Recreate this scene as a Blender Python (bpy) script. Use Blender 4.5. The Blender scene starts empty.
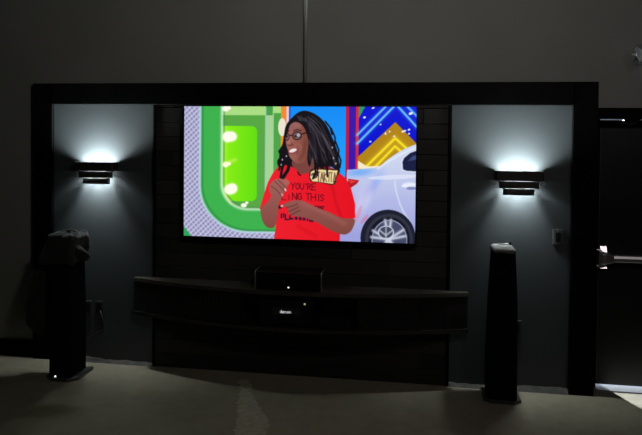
import bpy, bmesh, math, random
import numpy as np
from mathutils import Vector, Matrix
random.seed(7)
rng = np.random.default_rng(11)
scene = bpy.context.scene
COL = scene.collection
PI = math.pi

# ------------------------------------------------------------------ materials
def mat(name, color, rough=0.6, metal=0.0, spec=0.5, emit=None, estr=0.0, noise=None, bump=None, trans=0.0, coat=0.0, sheen=0.0):
    m = bpy.data.materials.new(name); m.use_nodes = True
    nt = m.node_tree; b = nt.nodes['Principled BSDF']
    b.inputs['Base Color'].default_value = (*color, 1)
    b.inputs['Roughness'].default_value = rough
    b.inputs['Metallic'].default_value = metal
    b.inputs['Specular IOR Level'].default_value = spec
    b.inputs['Transmission Weight'].default_value = trans
    b.inputs['Coat Weight'].default_value = coat
    b.inputs['Sheen Weight'].default_value = sheen
    if emit:
        b.inputs['Emission Color'].default_value = (*emit, 1); b.inputs['Emission Strength'].default_value = estr
    tc = nt.nodes.new('ShaderNodeTexCoord')
    if noise:                                  # (scale, detail, low colour, high colour)
        n = nt.nodes.new('ShaderNodeTexNoise'); n.inputs['Scale'].default_value = noise[0]; n.inputs['Detail'].default_value = noise[1]
        r = nt.nodes.new('ShaderNodeValToRGB'); r.color_ramp.elements[0].position = .3; r.color_ramp.elements[1].position = .7
        r.color_ramp.elements[0].color = (*noise[2], 1); r.color_ramp.elements[1].color = (*noise[3], 1)
        nt.links.new(tc.outputs['Object'], n.inputs['Vector']); nt.links.new(n.outputs['Fac'], r.inputs['Fac'])
        nt.links.new(r.outputs['Color'], b.inputs['Base Color'])
    if bump:                                   # (scale, strength, distance)
        n = nt.nodes.new('ShaderNodeTexNoise'); n.inputs['Scale'].default_value = bump[0]; n.inputs['Detail'].default_value = 4
        bp = nt.nodes.new('ShaderNodeBump'); bp.inputs['Strength'].default_value = bump[1]; bp.inputs['Distance'].default_value = bump[2]
        nt.links.new(tc.outputs['Object'], n.inputs['Vector']); nt.links.new(n.outputs['Fac'], bp.inputs['Height'])
        nt.links.new(bp.outputs['Normal'], b.inputs['Normal'])
    return m

M = {}
M['wall'] = mat('wall_paint', (.2, .2, .19), .85, noise=(1.3, 5, (.255, .255, .235), (.295, .29, .275)), bump=(90, .25, .002))
M['niche'] = mat('niche_paint', (.1, .115, .12), .6, spec=.35, noise=(2.0, 5, (.048, .055, .058), (.056, .063, .066)), bump=(120, .25, .0015))
M['black'] = mat('black_satin_trim', (.006, .006, .006), .6, spec=.05, noise=(6, 4, (.0015, .0015, .0015), (.0035, .0035, .0035)))
M['dark_room'] = mat('dark_room_paint', (.06, .06, .06), .9, noise=(1, 3, (.05, .05, .05), (.07, .07, .07)))
M['bare'] = mat('bare_concrete_edge', (.1, .1, .09), .9, noise=(14, 5, (.05, .048, .042), (.11, .104, .09)), bump=(40, .5, .004))
M['patch'] = mat('crack_filler', (.3, .28, .22), .85, noise=(22, 6, (.31, .28, .2), (.46, .41, .31)), bump=(60, .5, .003))
M['cab'] = mat('black_brown_veneer', (.012, .010, .009), .38, spec=.4, noise=(5, 4, (.009, .0075, .0065), (.015, .012, .011)))
M['cabtop'] = mat('dark_stained_top', (.05, .042, .034), .3, spec=.6, noise=(7, 5, (.04, .034, .027), (.06, .05, .041)))
M['trimmetal'] = mat('dark_chrome', (.5, .5, .52), .35, metal=.8)
M['edge'] = mat('polished_dark_edge', (.016, .013, .011), .2, spec=1.0, coat=.5)
M['plastic'] = mat('black_plastic', (.006, .006, .0065), .35, spec=.4)
M['gloss'] = mat('black_gloss_lacquer', (.03, .03, .032), .2, spec=.6, coat=.4)
M['grille'] = mat('black_grille_cloth', (.004, .004, .004), .95, spec=.1, bump=(600, .4, .001))
M['bronze'] = mat('dark_bronze_metal', (.035, .032, .03), .5, metal=.4, noise=(30, 3, (.028, .026, .024), (.042, .038, .035)))
M['bulb'] = mat('frosted_bulb_lit', (.9, .9, .9), .5, emit=(.88, .98, 1.0), estr=45.0)
M['base'] = mat('dark_base_lacquer', (.05, .05, .05), .35, spec=.5)
M['cap'] = mat('worn_grey_top', (.2, .19, .175), .9, noise=(35, 5, (.10, .095, .086), (.17, .162, .148)), bump=(80, .5, .003))
M['cloth'] = mat('black_cloth', (.04, .038, .035), .95, spec=.15, sheen=.2, noise=(20, 4, (.018, .017, .0155), (.027, .0255, .0225)), bump=(45, .5, .01))
M['steel'] = mat('brushed_steel', (.7, .7, .71), .42, metal=1.0, bump=(200, .15, .001))
M['alum'] = mat('pale_aluminium', (.92, .92, .93), .27, metal=.9)
M['door'] = mat('black_door_paint', (.012, .012, .013), .4, spec=.4, noise=(4, 5, (.009, .009, .0095), (.017, .017, .018)), bump=(60, .2, .002))
M['plate'] = mat('grey_switch_plate', (.09, .09, .09), .35, spec=.5)
M['fitting'] = mat('grey_metal_fitting', (.2, .19, .17), .5, metal=.3)
M['rocker'] = mat('black_rocker', (.006, .006, .006), .4)
M['cable'] = mat('grey_cable', (.05, .05, .05), .6)
M['glass'] = mat('clear_ribbed_glass', (.85, .84, .83), .06, trans=1.0)
M['led_white'] = mat('led_white', (.9, .9, .9), .4, emit=(.85, .95, 1), estr=1.3)
M['led_text'] = mat('led_text', (.9, .9, .9), .4, emit=(.85, .92, 1), estr=.9)
M['led_green'] = mat('led_green', (.5, .55, .35), .4, emit=(.62, .68, .35), estr=.55)
M['ground'] = mat('pale_paving', (.45, .45, .44), .9, noise=(3, 4, (.4, .4, .39), (.5, .5, .49)))

def floor_mat():
    m = bpy.data.materials.new('worn_concrete'); m.use_nodes = True
    nt = m.node_tree; b = nt.nodes['Principled BSDF']; L = nt.links.new
    tc = nt.nodes.new('ShaderNodeTexCoord')
    n1 = nt.nodes.new('ShaderNodeTexNoise'); n1.inputs['Scale'].default_value = 1.6; n1.inputs['Detail'].default_value = 7; n1.inputs['Roughness'].default_value = .62
    n2 = nt.nodes.new('ShaderNodeTexNoise'); n2.inputs['Scale'].default_value = 11; n2.inputs['Detail'].default_value = 6
    mx = nt.nodes.new('ShaderNodeMix'); mx.data_type = 'FLOAT'; mx.inputs[0].default_value = .35
    L(tc.outputs['Object'], n1.inputs['Vector']); L(tc.outputs['Object'], n2.inputs['Vector'])
    L(n1.outputs['Fac'], mx.inputs[2]); L(n2.outputs['Fac'], mx.inputs[3])
    r = nt.nodes.new('ShaderNodeValToRGB')
    r.color_ramp.elements[0].position = .32; r.color_ramp.elements[1].position = .68
    r.color_ramp.elements[0].color = (.205, .178, .124, 1); r.color_ramp.elements[1].color = (.32, .285, .208, 1)
    L(mx.outputs[0], r.inputs['Fac']); L(r.outputs['Color'], b.inputs['Base Color'])
    b.inputs['Roughness'].default_value = .6; b.inputs['Specular IOR Level'].default_value = .3
    bp = nt.nodes.new('ShaderNodeBump'); bp.inputs['Strength'].default_value = .25; bp.inputs['Distance'].default_value = .004
    L(n2.outputs['Fac'], bp.inputs['Height']); L(bp.outputs['Normal'], b.inputs['Normal'])
    return m
M['floor'] = floor_mat()

def plank_mat():
    m = bpy.data.materials.new('charcoal_planks'); m.use_nodes = True
    nt = m.node_tree; b = nt.nodes['Principled BSDF']; L = nt.links.new
    tc = nt.nodes.new('ShaderNodeTexCoord'); mp = nt.nodes.new('ShaderNodeMapping'); mp.inputs['Scale'].default_value = (1.2, 1, 22)
    n = nt.nodes.new('ShaderNodeTexNoise'); n.inputs['Scale'].default_value = 2.5; n.inputs['Detail'].default_value = 7; n.inputs['Roughness'].default_value = .65
    L(tc.outputs['Object'], mp.inputs['Vector']); L(mp.outputs['Vector'], n.inputs['Vector'])
    at = nt.nodes.new('ShaderNodeAttribute'); at.attribute_name = 'board_tone'
    ad = nt.nodes.new('ShaderNodeMath'); ad.operation = 'MULTIPLY_ADD'; ad.inputs[1].default_value = .55
    L(n.outputs['Fac'], ad.inputs[0]); L(at.outputs['Fac'], ad.inputs[2])
    r = nt.nodes.new('ShaderNodeValToRGB')
    r.color_ramp.elements[0].position = .2; r.color_ramp.elements[1].position = .85
    r.color_ramp.elements[0].color = (.012, .0115, .011, 1); r.color_ramp.elements[1].color = (.046, .042, .037, 1)
    L(ad.outputs[0], r.inputs['Fac']); L(r.outputs['Color'], b.inputs['Base Color'])
    b.inputs['Roughness'].default_value = .6; b.inputs['Specular IOR Level'].default_value = .3
    bp = nt.nodes.new('ShaderNodeBump'); bp.inputs['Strength'].default_value = .3; bp.inputs['Distance'].default_value = .003
    L(n.outputs['Fac'], bp.inputs['Height']); L(bp.outputs['Normal'], b.inputs['Normal'])
    return m
M['planks'] = plank_mat()

# ------------------------------------------------------------------ mesh helpers
def BM(): return bmesh.new()

def box(bm, x0, x1, y0, y1, z0, z1, bev=0.0, seg=2):
    vs = [bm.verts.new((x, y, z)) for x in (x0, x1) for y in (y0, y1) for z in (z0, z1)]
    fs = [(0, 1, 3, 2), (4, 6, 7, 5), (0, 4, 5, 1), (2, 3, 7, 6), (0, 2, 6, 4), (1, 5, 7, 3)]
    faces = [bm.faces.new([vs[i] for i in f]) for f in fs]
    if bev > 0:
        es = list({e for f in faces for e in f.edges})
        bmesh.ops.bevel(bm, geom=es, offset=bev, segments=seg, profile=.5, affect='EDGES')

def prism(bm, pts, z0, z1, bev=0.0):
    """vertical prism over a floor outline"""
    lo = [bm.verts.new((x, y, z0)) for x, y in pts]; hi = [bm.verts.new((x, y, z1)) for x, y in pts]
    n = len(pts); fs = []
    fs.append(bm.faces.new(lo[::-1])); fs.append(bm.faces.new(hi))
    for i in range(n): fs.append(bm.faces.new((lo[i], lo[(i + 1) % n], hi[(i + 1) % n], hi[i])))
    if bev > 0:
        es = [e for e in fs[1].edges]
        bmesh.ops.bevel(bm, geom=es, offset=bev, segments=2, profile=.5, affect='EDGES')

def tube(bm, pts, rad, n=10, cap=True):
    pts = [Vector(p) for p in pts]; rads = rad if isinstance(rad, (list, tuple)) else [rad] * len(pts)
    rings = []; prev = None
    for i, p in enumerate(pts):
        t = (pts[min(i + 1, len(pts) - 1)] - pts[max(i - 1, 0)]).normalized()
        if prev is None:
            a = Vector((0, 0, 1)) if abs(t.z) < .9 else Vector((1, 0, 0)); u = t.cross(a).normalized()
        else: u = (prev - t * prev.dot(t)).normalized()
        prev = u; v = t.cross(u)
        rings.append([bm.verts.new(p + (u * math.cos(k * 2 * PI / n) + v * math.sin(k * 2 * PI / n)) * rads[i]) for k in range(n)])
    for a, b in zip(rings, rings[1:]):
        for k in range(n): bm.faces.new((a[k], a[(k + 1) % n], b[(k + 1) % n], b[k]))
    if cap: bm.faces.new(rings[0][::-1]); bm.faces.new(rings[-1])

def loft(bm, rings, cap0=True, cap1=True):
    R = [[bm.verts.new(p) for p in r] for r in rings]; n = len(R[0])
    for a, b in zip(R, R[1:]):
        for k in range(n): bm.faces.new((a[k], a[(k + 1) % n], b[(k + 1) % n], b[k]))
    if cap0: bm.faces.new(R[0][::-1])
    if cap1: bm.faces.new(R[-1])

def obj(name, bm, m, parent=None, loc=(0, 0, 0), smooth=False):
    bmesh.ops.recalc_face_normals(bm, faces=bm.faces[:])
    me = bpy.data.meshes.new(name); bm.to_mesh(me); bm.free()
    if m: me.materials.append(m)
    if smooth:
        for p in me.polygons: p.use_smooth = True
    o = bpy.data.objects.new(name, me); COL.objects.link(o)
    o.location = loc
    if parent: o.parent = parent
    return o

def tag(o, label=None, cat=None, group=None, kind=None):
    if label: o['label'] = label
    if cat: o['category'] = cat
    if group: o['group'] = group
    if kind: o['kind'] = kind
    return o

def empty(name, loc, label, cat, group=None, kind=None):
    o = bpy.data.objects.new(name, None); o.empty_display_size = .1; COL.objects.link(o); o.location = loc
    return tag(o, label, cat, group, kind)

def autosmooth(o, angle=40):
    for p in o.data.polygons: p.use_smooth = True
    o.data.set_sharp_from_angle(angle=math.radians(angle)) if hasattr(o.data, 'set_sharp_from_angle') else None

def bxo(name, m, parent, *a, bev=0.0, loc=(0, 0, 0)):
    bm = BM(); box(bm, *a, bev=bev); return obj(name, bm, m, parent, loc)

def S(o, label, cat): return tag(o, label, cat, kind='structure')

# ------------------------------------------------------------------ the room
WY = .04                                      # face of the main wall
DX0, DX1, DH, DY = 1.487, 2.44, 2.125, .20    # door opening, door plane
RX0, RX1, RY0, H = -5.6, 4.6, -8.6, 3.7
S(bxo('floor', M['floor'], None, RX0, RX1, RY0, .32, -.1, 0), 'worn olive grey concrete floor of the dark room', 'floor')
S(bxo('ceiling', M['black'], None, RX0, RX1, RY0, .32, H, H + .1), 'dark painted ceiling high above the screen wall', 'ceiling')
bm = BM()
box(bm, RX0, 1.425, WY, .32, 0, H); box(bm, DX1, RX1, WY, .32, 0, H); box(bm, 1.425, DX1, WY, .32, 2.205, H)
S(obj('wall_back', bm, M['wall']), 'dim grey painted wall behind the black built-in surround', 'wall')
S(bxo('wall_left', M['dark_room'], None, RX0 - .1, RX0, RY0, .32, 0, H), 'dark side wall on the far left', 'wall')
S(bxo('wall_right', M['dark_room'], None, RX1, RX1 + .1, RY0, .32, 0, H), 'dark side wall on the far right', 'wall')
S(bxo('wall_rear', M['dark_room'], None, RX0, RX1, RY0 - .1, RY0, 0, H), 'dark rear wall facing the television', 'wall')
S(bxo('ground_outside', M['ground'], None, -6, 9, .32, 16, -.12, -.012), 'pale paving outside behind the black exit door', 'ground')

FX0, FX1, HZ0, HZ1 = -3.231, 1.421, 2.222, 2.402
PLx, PRx = -3.05, 1.239
def niche(name, x0, x1, label):
    bm = BM(); box(bm, x0, x1, .032, WY + .005, 0, HZ0 + .02)
    return S(obj(name, bm, M['niche']), label, 'wall')
niche('wall_niche_left', PLx - .02, -2.11, 'slate grey wall panel lit by the left sconce')
niche('wall_niche_right', .32, PRx + .02, 'slate grey wall panel lit by the right sconce')
S(bxo('trim_1', M['black'], None, PLx, PRx, -.006, WY + .002, HZ0, HZ1, bev=.003), 'long black header board across the top of the surround', 'trim')
S(bxo('trim_2', M['black'], None, FX0, PLx, -.004, WY + .002, 0, HZ1, bev=.003), 'black upright board at the left end of the surround', 'trim')
S(bxo('trim_3', M['black'], None, PRx, FX1, -.004, WY + .002, 0, HZ1, bev=.003), 'black upright board beside the exit door', 'trim')
S(bxo('trim_4', M['black'], None, -2.131, -2.108, 0, WY, 0, HZ0, bev=.002), 'thin black strip between left slate panel and planks', 'trim')
S(bxo('trim_5', M['black'], None, .309, .336, 0, WY, 0, HZ0, bev=.002), 'thin black strip between planks and right slate panel', 'trim')
S(bxo('baseboard_left', M['black'], None, RX0, FX0, .022, WY + .002, 0, .145, bev=.004), 'black baseboard on the wall left of the surround', 'baseboard')

# planks of the centre panel, one wall surface
bm = BM(); tones = []
x0, x1, z, k = -2.108, .309, .0, 0
lay = bm.faces.layers.float.new('board_tone')
while z < HZ0 - .005:
    h = min(.122, HZ0 - z); off = (.55, 1.3, .2, .95)[k % 4] * 1.25
    cuts = [x0] + sorted(c for c in (x0 + off * .6, x0 + off * .6 + 1.25) if x0 + .1 < c < x1 - .1) + [x1]
    for a, b in zip(cuts, cuts[1:]):
        n0 = len(bm.faces); box(bm, a + .001, b - .001, .004 + random.uniform(0, .003), WY, z + .002, z + h - .002, bev=.0022, seg=1)
        bm.faces.ensure_lookup_table(); t = random.uniform(-.05, .4)
        for f in bm.faces[n0:]: f[lay] = t
    z += h; k += 1
S(obj('wall_center', bm, M['planks']), 'charcoal horizontal plank wall behind the television', 'wall')

# bare uneven concrete edge at the foot of each slate panel
def bare_edge(name, x0, x1, label):
    bm = BM(); n = 40; r = random.Random(sum(map(ord, name)))
    lo = []; hi = []; h = .03
    for i in range(n + 1):
        x = x0 + (x1 - x0) * i / n; h = min(.04, max(.018, h + r.uniform(-.006, .006)))
        lo.append((x, 0)); hi.append((x, h))
    fr = [bm.verts.new((x, .028 - .034 * (z == 0), z)) for x, z in lo + hi[::-1]]
    bk = [bm.verts.new((x, .034, z)) for x, z in lo + hi[::-1]]
    m = len(fr); q = n + 1
    for i in range(n):
        a, b = i, i + 1; c, d = m - 1 - i - 1, m - 1 - i
        bm.faces.new((fr[a], fr[b], fr[c], fr[d])); bm.faces.new((bk[a], bk[d], bk[c], bk[b]))
    for i in range(m):
        j = (i + 1) % m; bm.faces.new((fr[i], bk[i], bk[j], fr[j]))
    return S(obj(name, bm, M['bare']), label, 'trim')
bare_edge('trim_6', PLx, -2.131, 'rough bare concrete edge at foot of left slate panel')
bare_edge('trim_7', .336, PRx, 'rough bare concrete edge at foot of right slate panel')

# filled crack running across the floor towards the camera
def patch():
    bm = BM(); r = random.Random(5)
    spine = [(-1.292, -.15, .03), (-1.27, -.20, .055), (-1.235, -.28, .05), (-1.22, -.36, .042), (-1.2, -.42, .055), (-1.165, -.5, .075), (-1.135, -.58, .09),
             (-1.10, -.66, .105), (-1.07, -.75, .112), (-1.04, -.85, .115), (-1.015, -.95, .11), (-.99, -1.08, .105), (-.96, -1.25, .1), (-.93, -1.5, .1), (-.9, -1.8, .09), (-.86, -2.2, .08)]
    pts = []
    for (a, b) in zip(spine, spine[1:]):
        for k in range(5):
            t = k / 5; pts.append(tuple(a[i] + (b[i] - a[i]) * t for i in range(3)))
    L = [(x - w * (1 + r.uniform(-.22, .22)), y + r.uniform(-.008, .008)) for x, y, w in pts]
    R = [(x + w * (1 + r.uniform(-.22, .22)), y + r.uniform(-.008, .008)) for x, y, w in pts]
    n = len(L)
    tl = [bm.verts.new((x + .004, y, .0022)) for x, y in L]; tr = [bm.verts.new((x - .004, y, .0022)) for x, y in R]
    bl = [bm.verts.new((x, y, -.001)) for x, y in L]; br = [bm.verts.new((x, y, -.001)) for x, y in R]
    for i in range(n - 1):
        bm.faces.new((tl[i], tl[i + 1], tr[i + 1], tr[i])); bm.faces.new((bl[i], bl[i + 1], tl[i + 1], tl[i])); bm.faces.new((tr[i], tr[i + 1], br[i + 1], br[i]))
        bm.faces.new((bl[i], br[i], br[i + 1], bl[i + 1]))
    bm.faces.new((bl[0], tl[0], tr[0], br[0])); bm.faces.new((bl[-1], br[-1], tr[-1], tl[-1]))
    return obj('floor_patch', bm, M['patch'])
S(patch(), 'ragged pale filler strip over a crack in the concrete floor', 'floor patch')

# conduit from header to ceiling
bm = BM(); tube(bm, [(-.838, WY - .019, HZ1 - .001), (-.838, WY - .019, 2.9), (-.841, WY - .019, 3.3), (-.841, WY - .019, H)], .014, 12)
cd = obj('conduit', bm, M['wall'], smooth=True)
tag(cd, 'slim wall-coloured conduit rising from the black header to the ceiling', 'conduit')
bm = BM(); box(bm, -.862, -.814, WY - .03, WY, 3.26, 3.285, bev=.004); obj('clamp', bm, M['wall'], cd)

# ------------------------------------------------------------------ exit door
door = bxo('door_1', M['door'], None, DX0 + .010, DX1 - .010, DY, DY + .045, .021, DH - .006, bev=.002)
S(door, 'black metal exit door with a push bar', 'door')
bm = BM()
box(bm, 1.423, DX0, .175, .325, 0, 2.205); box(bm, DX1, DX1 + .06, .03, .325, 0, 2.205); box(bm, 1.423, DX1, .03, .325, DH, 2.206)
box(bm, DX0, DX0 + .022, DY + .048, .32, .0, DH); box(bm, DX1 - .022, DX1, DY + .048, .32, .0, DH)
S(obj('trim_8', bm, M['black']), 'black steel frame around the exit door', 'door frame')
bm = BM(); box(bm, DX0, DX1, .125, .32, -.004, .0012)
S(obj('trim_9', bm, M['alum']), 'pale metal threshold plate under the exit door', 'threshold')
bxo('edge_glint_strip', M['plate'], door, DX0 + .0105, DX0 + .0135, DY - .003, DY + .0, .03, DH - .02)  # grey strip standing in for light reflected along the door edge
bxo('top_seal', M['alum'], door, DX0 + .014, DX1 - .02, DY - .004, DY, DH - .016, DH - .008, bev=.002)
bm = BM()
sec = [(.150, 1.012), (.112, 1.012), (.104, 1.018), (.103, 1.043), (.111, 1.061), (.116, 1.064), (.150, 1.064)]
loft(bm, [[(x, y, z) for y, z in sec] for x in (1.57, DX1 - .06)])
pb = obj('push_bar', bm, M['steel'], door)
bxo('bar_channel', M['plastic'], pb, 1.57, DX1 - .06, .150, DY, 1.008, 1.066, bev=.002)
bm = BM()                                           # latch housing above and below the bracket, faces sloped to catch a lamp glint
for zc_, hh in ((1.098, .030), (.975, .022)):
    lo = [(x, DY, z) for x, z in ((1.499, zc_ - hh), (1.548, zc_ - hh), (1.548, zc_ + hh), (1.499, zc_ + hh))]
    hi = [(x, DY - .045 + (z - zc_) * .42, z) for x, _, z in lo]
    loft(bm, [lo, hi])
obj('latch_housing', bm, M['alum'], pb)
bm = BM()
loft(bm, [[(1.487, .075, 1.00), (1.487, .155, .99), (1.487, .155, 1.092), (1.487, .075, 1.082)],
          [(1.51, .07, .998), (1.51, .19, .988), (1.51, .19, 1.094), (1.51, .07, 1.084)],
          [(1.585, .094, 1.01), (1.585, .19, 1.006), (1.585, .19, 1.068), (1.585, .094, 1.064)]])
bmesh.ops.bevel(bm, geom=bm.edges[:], offset=.008, segments=3, profile=.5, affect='EDGES')
obj('end_bracket', bm, M['steel'], pb)
bm = BM(); box(bm, 1.468, 1.5, .12, .165, .968, .985, bev=.003); box(bm, 1.468, 1.5, .12, .165, 1.09, 1.108, bev=.003); box(bm, 1.478, 1.488, .11, .17, .968, 1.108, bev=.003)
obj('strike_cover', bm, M['alum'], pb)
cl = bxo('door_closer', M['fitting'], door, 1.775, 2.1, .115, .175, 2.14, 2.192, bev=.008)
bm = BM(); box(bm, 1.63, 1.745, .165, DY, 2.082, 2.112, bev=.004); box(bm, 1.65, 1.74, .12, .17, 2.086, 2.124, bev=.003)
tube(bm, [(1.69, .135, 2.098), (1.75, .10, 2.12), (1.86, .13, 2.15)], .006, 8)
obj('closer_arm', bm, M['fitting'], cl)

# ------------------------------------------------------------------ television with its programme picture
def picture(W=928, Hh=536):
    """paint the broadcast picture; X, Y follow a 232 x 133 picture grid offset by (184,106)"""
    u, v = np.meshgrid((np.arange(W) + .5) / W, (np.arange(Hh) + .5) / Hh)
    X = (184 * (1 - u) * 1.038 + 416.3 * u) / ((1 - u) * 1.038 + u); Y = 106.3 + v * (130.7 + (X - 184) / 232.3 * 5.0)
    img = np.zeros((Hh, W, 3), np.float32)
    def c(*rgb): return np.array(rgb, np.float32) / 255
    def put(mask, col, a=1.0):
        img[mask] = img[mask] * (1 - a) + (c(*col) if isinstance(col, tuple) else col[mask]) * a
    def poly(p):
        p = np.array(p, float); inside = np.zeros(X.shape, bool)
        for (xa, ya), (xb, yb) in zip(p, np.roll(p, -1, 0)):
            if ya == yb: continue
            cr = ((ya > Y) != (yb > Y)) & (X < (xb - xa) * (Y - ya) / (yb - ya) + xa); inside ^= cr
        return inside
    def smoothp(p, n=6):
        p = np.array(p, float); q = []
        for i in range(len(p)):
            p0, p1, p2, p3 = p[i - 1], p[i], p[(i + 1) % len(p)], p[(i + 2) % len(p)]
            for k in range(n):
                t = k / n
                q.append(.5 * (2 * p1 + (p2 - p0) * t + (2 * p0 - 5 * p1 + 4 * p2 - p3) * t * t + (3 * p1 - p0 - 3 * p2 + p3) * t ** 3))
        return poly(q)
    def ell(cx, cy, rx, ry, ang=0):
        a = math.radians(ang); dx, dy = X - cx, Y - cy
        return ((dx * math.cos(a) + dy * math.sin(a)) / rx) ** 2 + ((-dx * math.sin(a) + dy * math.cos(a)) / ry) ** 2
    def seg(p, w):
        d = np.full(X.shape, 1e9, np.float32)
        for (xa, ya), (xb, yb) in zip(p, p[1:]):
            l2 = (xb - xa) ** 2 + (yb - ya) ** 2 + 1e-9
            t = np.clip(((X - xa) * (xb - xa) + (Y - ya) * (yb - ya)) / l2, 0, 1)
            d = np.minimum(d, np.hypot(X - xa - t * (xb - xa), Y - ya - t * (yb - ya)))
        return d < w / 2 if w else d
    def glow(p, w, col, a=.8):
        d = seg(p, 0); k = np.clip(np.exp(-(d / w) ** 2) * a, 0, 1)[..., None]; img[:] = img * (1 - k) + c(*col) * k
    # lavender quilted panel
    s1 = np.abs(np.sin((X + Y * 1.05) * PI / 5.6)); s2 = np.abs(np.sin((X * 1.25 - Y) * PI / 5.6))
    lat = np.clip(np.maximum(1 - s1 * 2.2, .75 - s2 * 2.4), 0, 1)[..., None]
    img[:] = c(166, 165, 206) * (1 - lat) + c(236, 236, 248) * lat
    shade = np.clip((s1 * s2), 0, 1)[..., None]; img[:] -= .10 * shade
    put(poly([(183, 226), (193, 239), (183, 239)]), (45, 165, 85))
    # big green numeral, traced by its distance to an L-shaped spine
    def lshape(x, y0, R, ybot):
        pts = [(x, 90)] + [(x, ybot - R)]
        for k in range(1, 13): a = k / 12 * PI / 2; pts.append((x + R * 1.06 - R * 1.06 * math.cos(a), ybot - R + R * math.sin(a)))
        return pts + [(345, ybot)]
    out = lshape(200.2, 0, 46, 232.5); inn = lshape(222.3, 0, 25, 209.5)
    put(poly(out + [(345, 90)]), (62, 178, 78))
    glow(out, 1.2, (190, 215, 235), .9); glow([(p[0] + 2.6, p[1] - 1.8) for p in out], .8, (30, 110, 60), .55)
    inside = poly(inn + [(345, 90)])
    put(inside, (88, 168, 70))
    put(inside & (Y < 115.2), (172, 222, 132))
    put(inside & (X > 266.5) & (X < 274.5) & (Y > 115.2), (166, 212, 150))
    put(inside & (X > 266.5) & (X < 273.5) & (Y < 115.2), (70, 160, 70))
    put(inside & (X >= 274.5) & (Y > 113), (78, 165, 74))
    put(inside & (np.abs(X - 266.5) < .7) & (Y > 108), (160, 200, 190))
    # lime rounded square
    rx, ry = np.clip(X, 226, 252), np.clip(Y, 132, 195.5)
    g = np.clip((X - 224) / 35, 0, 1)[..., None]
    limec = c(140, 240, 22) * (1 - g) + c(98, 222, 18) * g
    put(inside & (np.hypot(X - rx, Y - ry) < 6) , limec)
    put(inside & (X < 228) & (Y > 126) & (Y < 196), (150, 242, 40))
    glow(inn, 1.5, (205, 235, 205), .85); glow([(p[0] + 2.2, p[1] - 2) for p in inn], .8, (60, 130, 70), .6)
    # right-hand background
    put(X > 281.8, (240, 140, 50)); put(X > 287.2, (228, 205, 228)); put(X > 289.8, (50, 70, 170))
    gb = np.clip((Y - 106) / 70, 0, 1)[..., None]
    put(X > 291.2, c(20, 138, 246) * (1 - gb) + c(30, 165, 255) * gb)
    put(ell(283, 127, 4, 9) < 1, (238, 228, 210))
    put(X > 346.3, (190, 25, 70)); put(X > 349.6, (62, 22, 168)); put(X > 356.6, (214, 45, 62)); put(X > 359.3, (8, 18, 208))
    put(poly([(359.4, 100), (369, 100), (359.4, 118)]), (50, 150, 100))
    put(poly([(359, 156), (395.5, 121.5), (420, 146), (420, 175), (359, 175)]), (178, 132, 22))
    for pts, w, col in (([(358, 134.5), (389, 103)], 1.1, (120, 215, 255)), ([(358, 143), (396, 104), (420, 130)], 1.1, (120, 225, 255)), ([(404, 103), (420, 119)], 1.1, (110, 210, 255)),
                        ([(366, 167), (395.5, 137.5), (412, 152)], 1.5, (255, 235, 45)), ([(375, 167), (395.5, 145.5), (408, 156)], 1.4, (255, 235, 45))):
        glow(pts, w * 2.2, col, .28); glow(pts, w * .8, col, .98)
    for x, y, w, h in ((410.5, 113, 2.2, 1.3), (365, 117, 1.5, 1), (373.5, 107.6, 1.6, .8), (404, 130.5, 2.6, 1), (409, 129, 1.4, .9), (390, 131, 1, .8), (381, 124, 1, .7), (371, 141, 1.2, .8), (409, 133, 1.2, .8), (386, 133, .9, 1.2), (394.5, 135.5, 1.3, .7)):
        put(ell(x, y, w, h, -20) < 1, (235, 240, 250))
    # the silver car
    put(poly([(359, 160), (368, 165.5), (381, 165), (376, 168), (359, 168)]), (245, 235, 200))
    body = smoothp([(348, 172), (352, 169), (364, 168), (379, 166), (388, 159), (397, 152.5), (407, 147), (418, 143), (430, 143), (430, 252), (342, 252), (343, 225), (349, 200)], 5)
    t = np.clip((Y - 160) / 75, 0, 1)[..., None]
    put(body, c(205, 214, 240) * (1 - t) + c(158, 162, 222) * t)
    ks = np.exp(-ell(361, 171.5, 15, 4.2, -6) ** 1.2)[..., None] * body[..., None] * .85; img[:] = img * (1 - ks) + c(112, 170, 246) * ks
    for ex, ey, ea, eb, an, co_, al in ((374, 186, 4, 14, 30, (140, 145, 235), .6), (369, 197, 4, 14, 20, (222, 222, 244), .5), (361, 203, 4, 15, 12, (212, 205, 240), .6), (380, 178, 3, 7, 35, (150, 200, 250), .5), (392, 200, 14, 5, -10, (176, 180, 232), .5)):
        ks = np.exp(-ell(ex, ey, ea, eb, an) ** 1.1)[..., None] * body[..., None] * al; img[:] = img * (1 - ks) + c(*co_) * ks
    put(body & (ell(395, 176, 26, 2.2, -3) < 1), (228, 232, 250), .7)
    put(body & (ell(360, 213, 2, 9, 20) < 1), (235, 110, 130), .35); put(body & (ell(366, 218, 1.6, 6, 40) < 1), (240, 90, 120), .4)
    glow([(379, 167.5), (389, 160.5), (399, 154.5), (409, 149.5), (417, 146)], 1.2, (240, 244, 255), .6)
    put(poly([(402.2, 169.4), (401.4, 161), (403.6, 155.6), (410, 150.6), (420, 147), (420, 172), (406, 170.6)]), (214, 222, 240))
    put(poly([(403.6, 168.3), (403, 161), (404.6, 157), (410.5, 152), (420, 148.6), (420, 170.4), (407, 169.6)]), (24, 30, 66))
    put(poly([(408, 160), (413, 155), (420, 153), (420, 158)]), (58, 72, 120))
    glow([(395.5, 180), (397, 190), (401, 203), (405.5, 212), (411, 220)], .75, (222, 232, 245), .8)
    put(ell(410, 184, 7, 3) < 1, (224, 230, 248)); put(ell(412, 187, 5, 1.6) < 1, (130, 136, 190)); glow([(403, 185), (417, 182.5)], .8, (245, 248, 255), .8)
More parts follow.
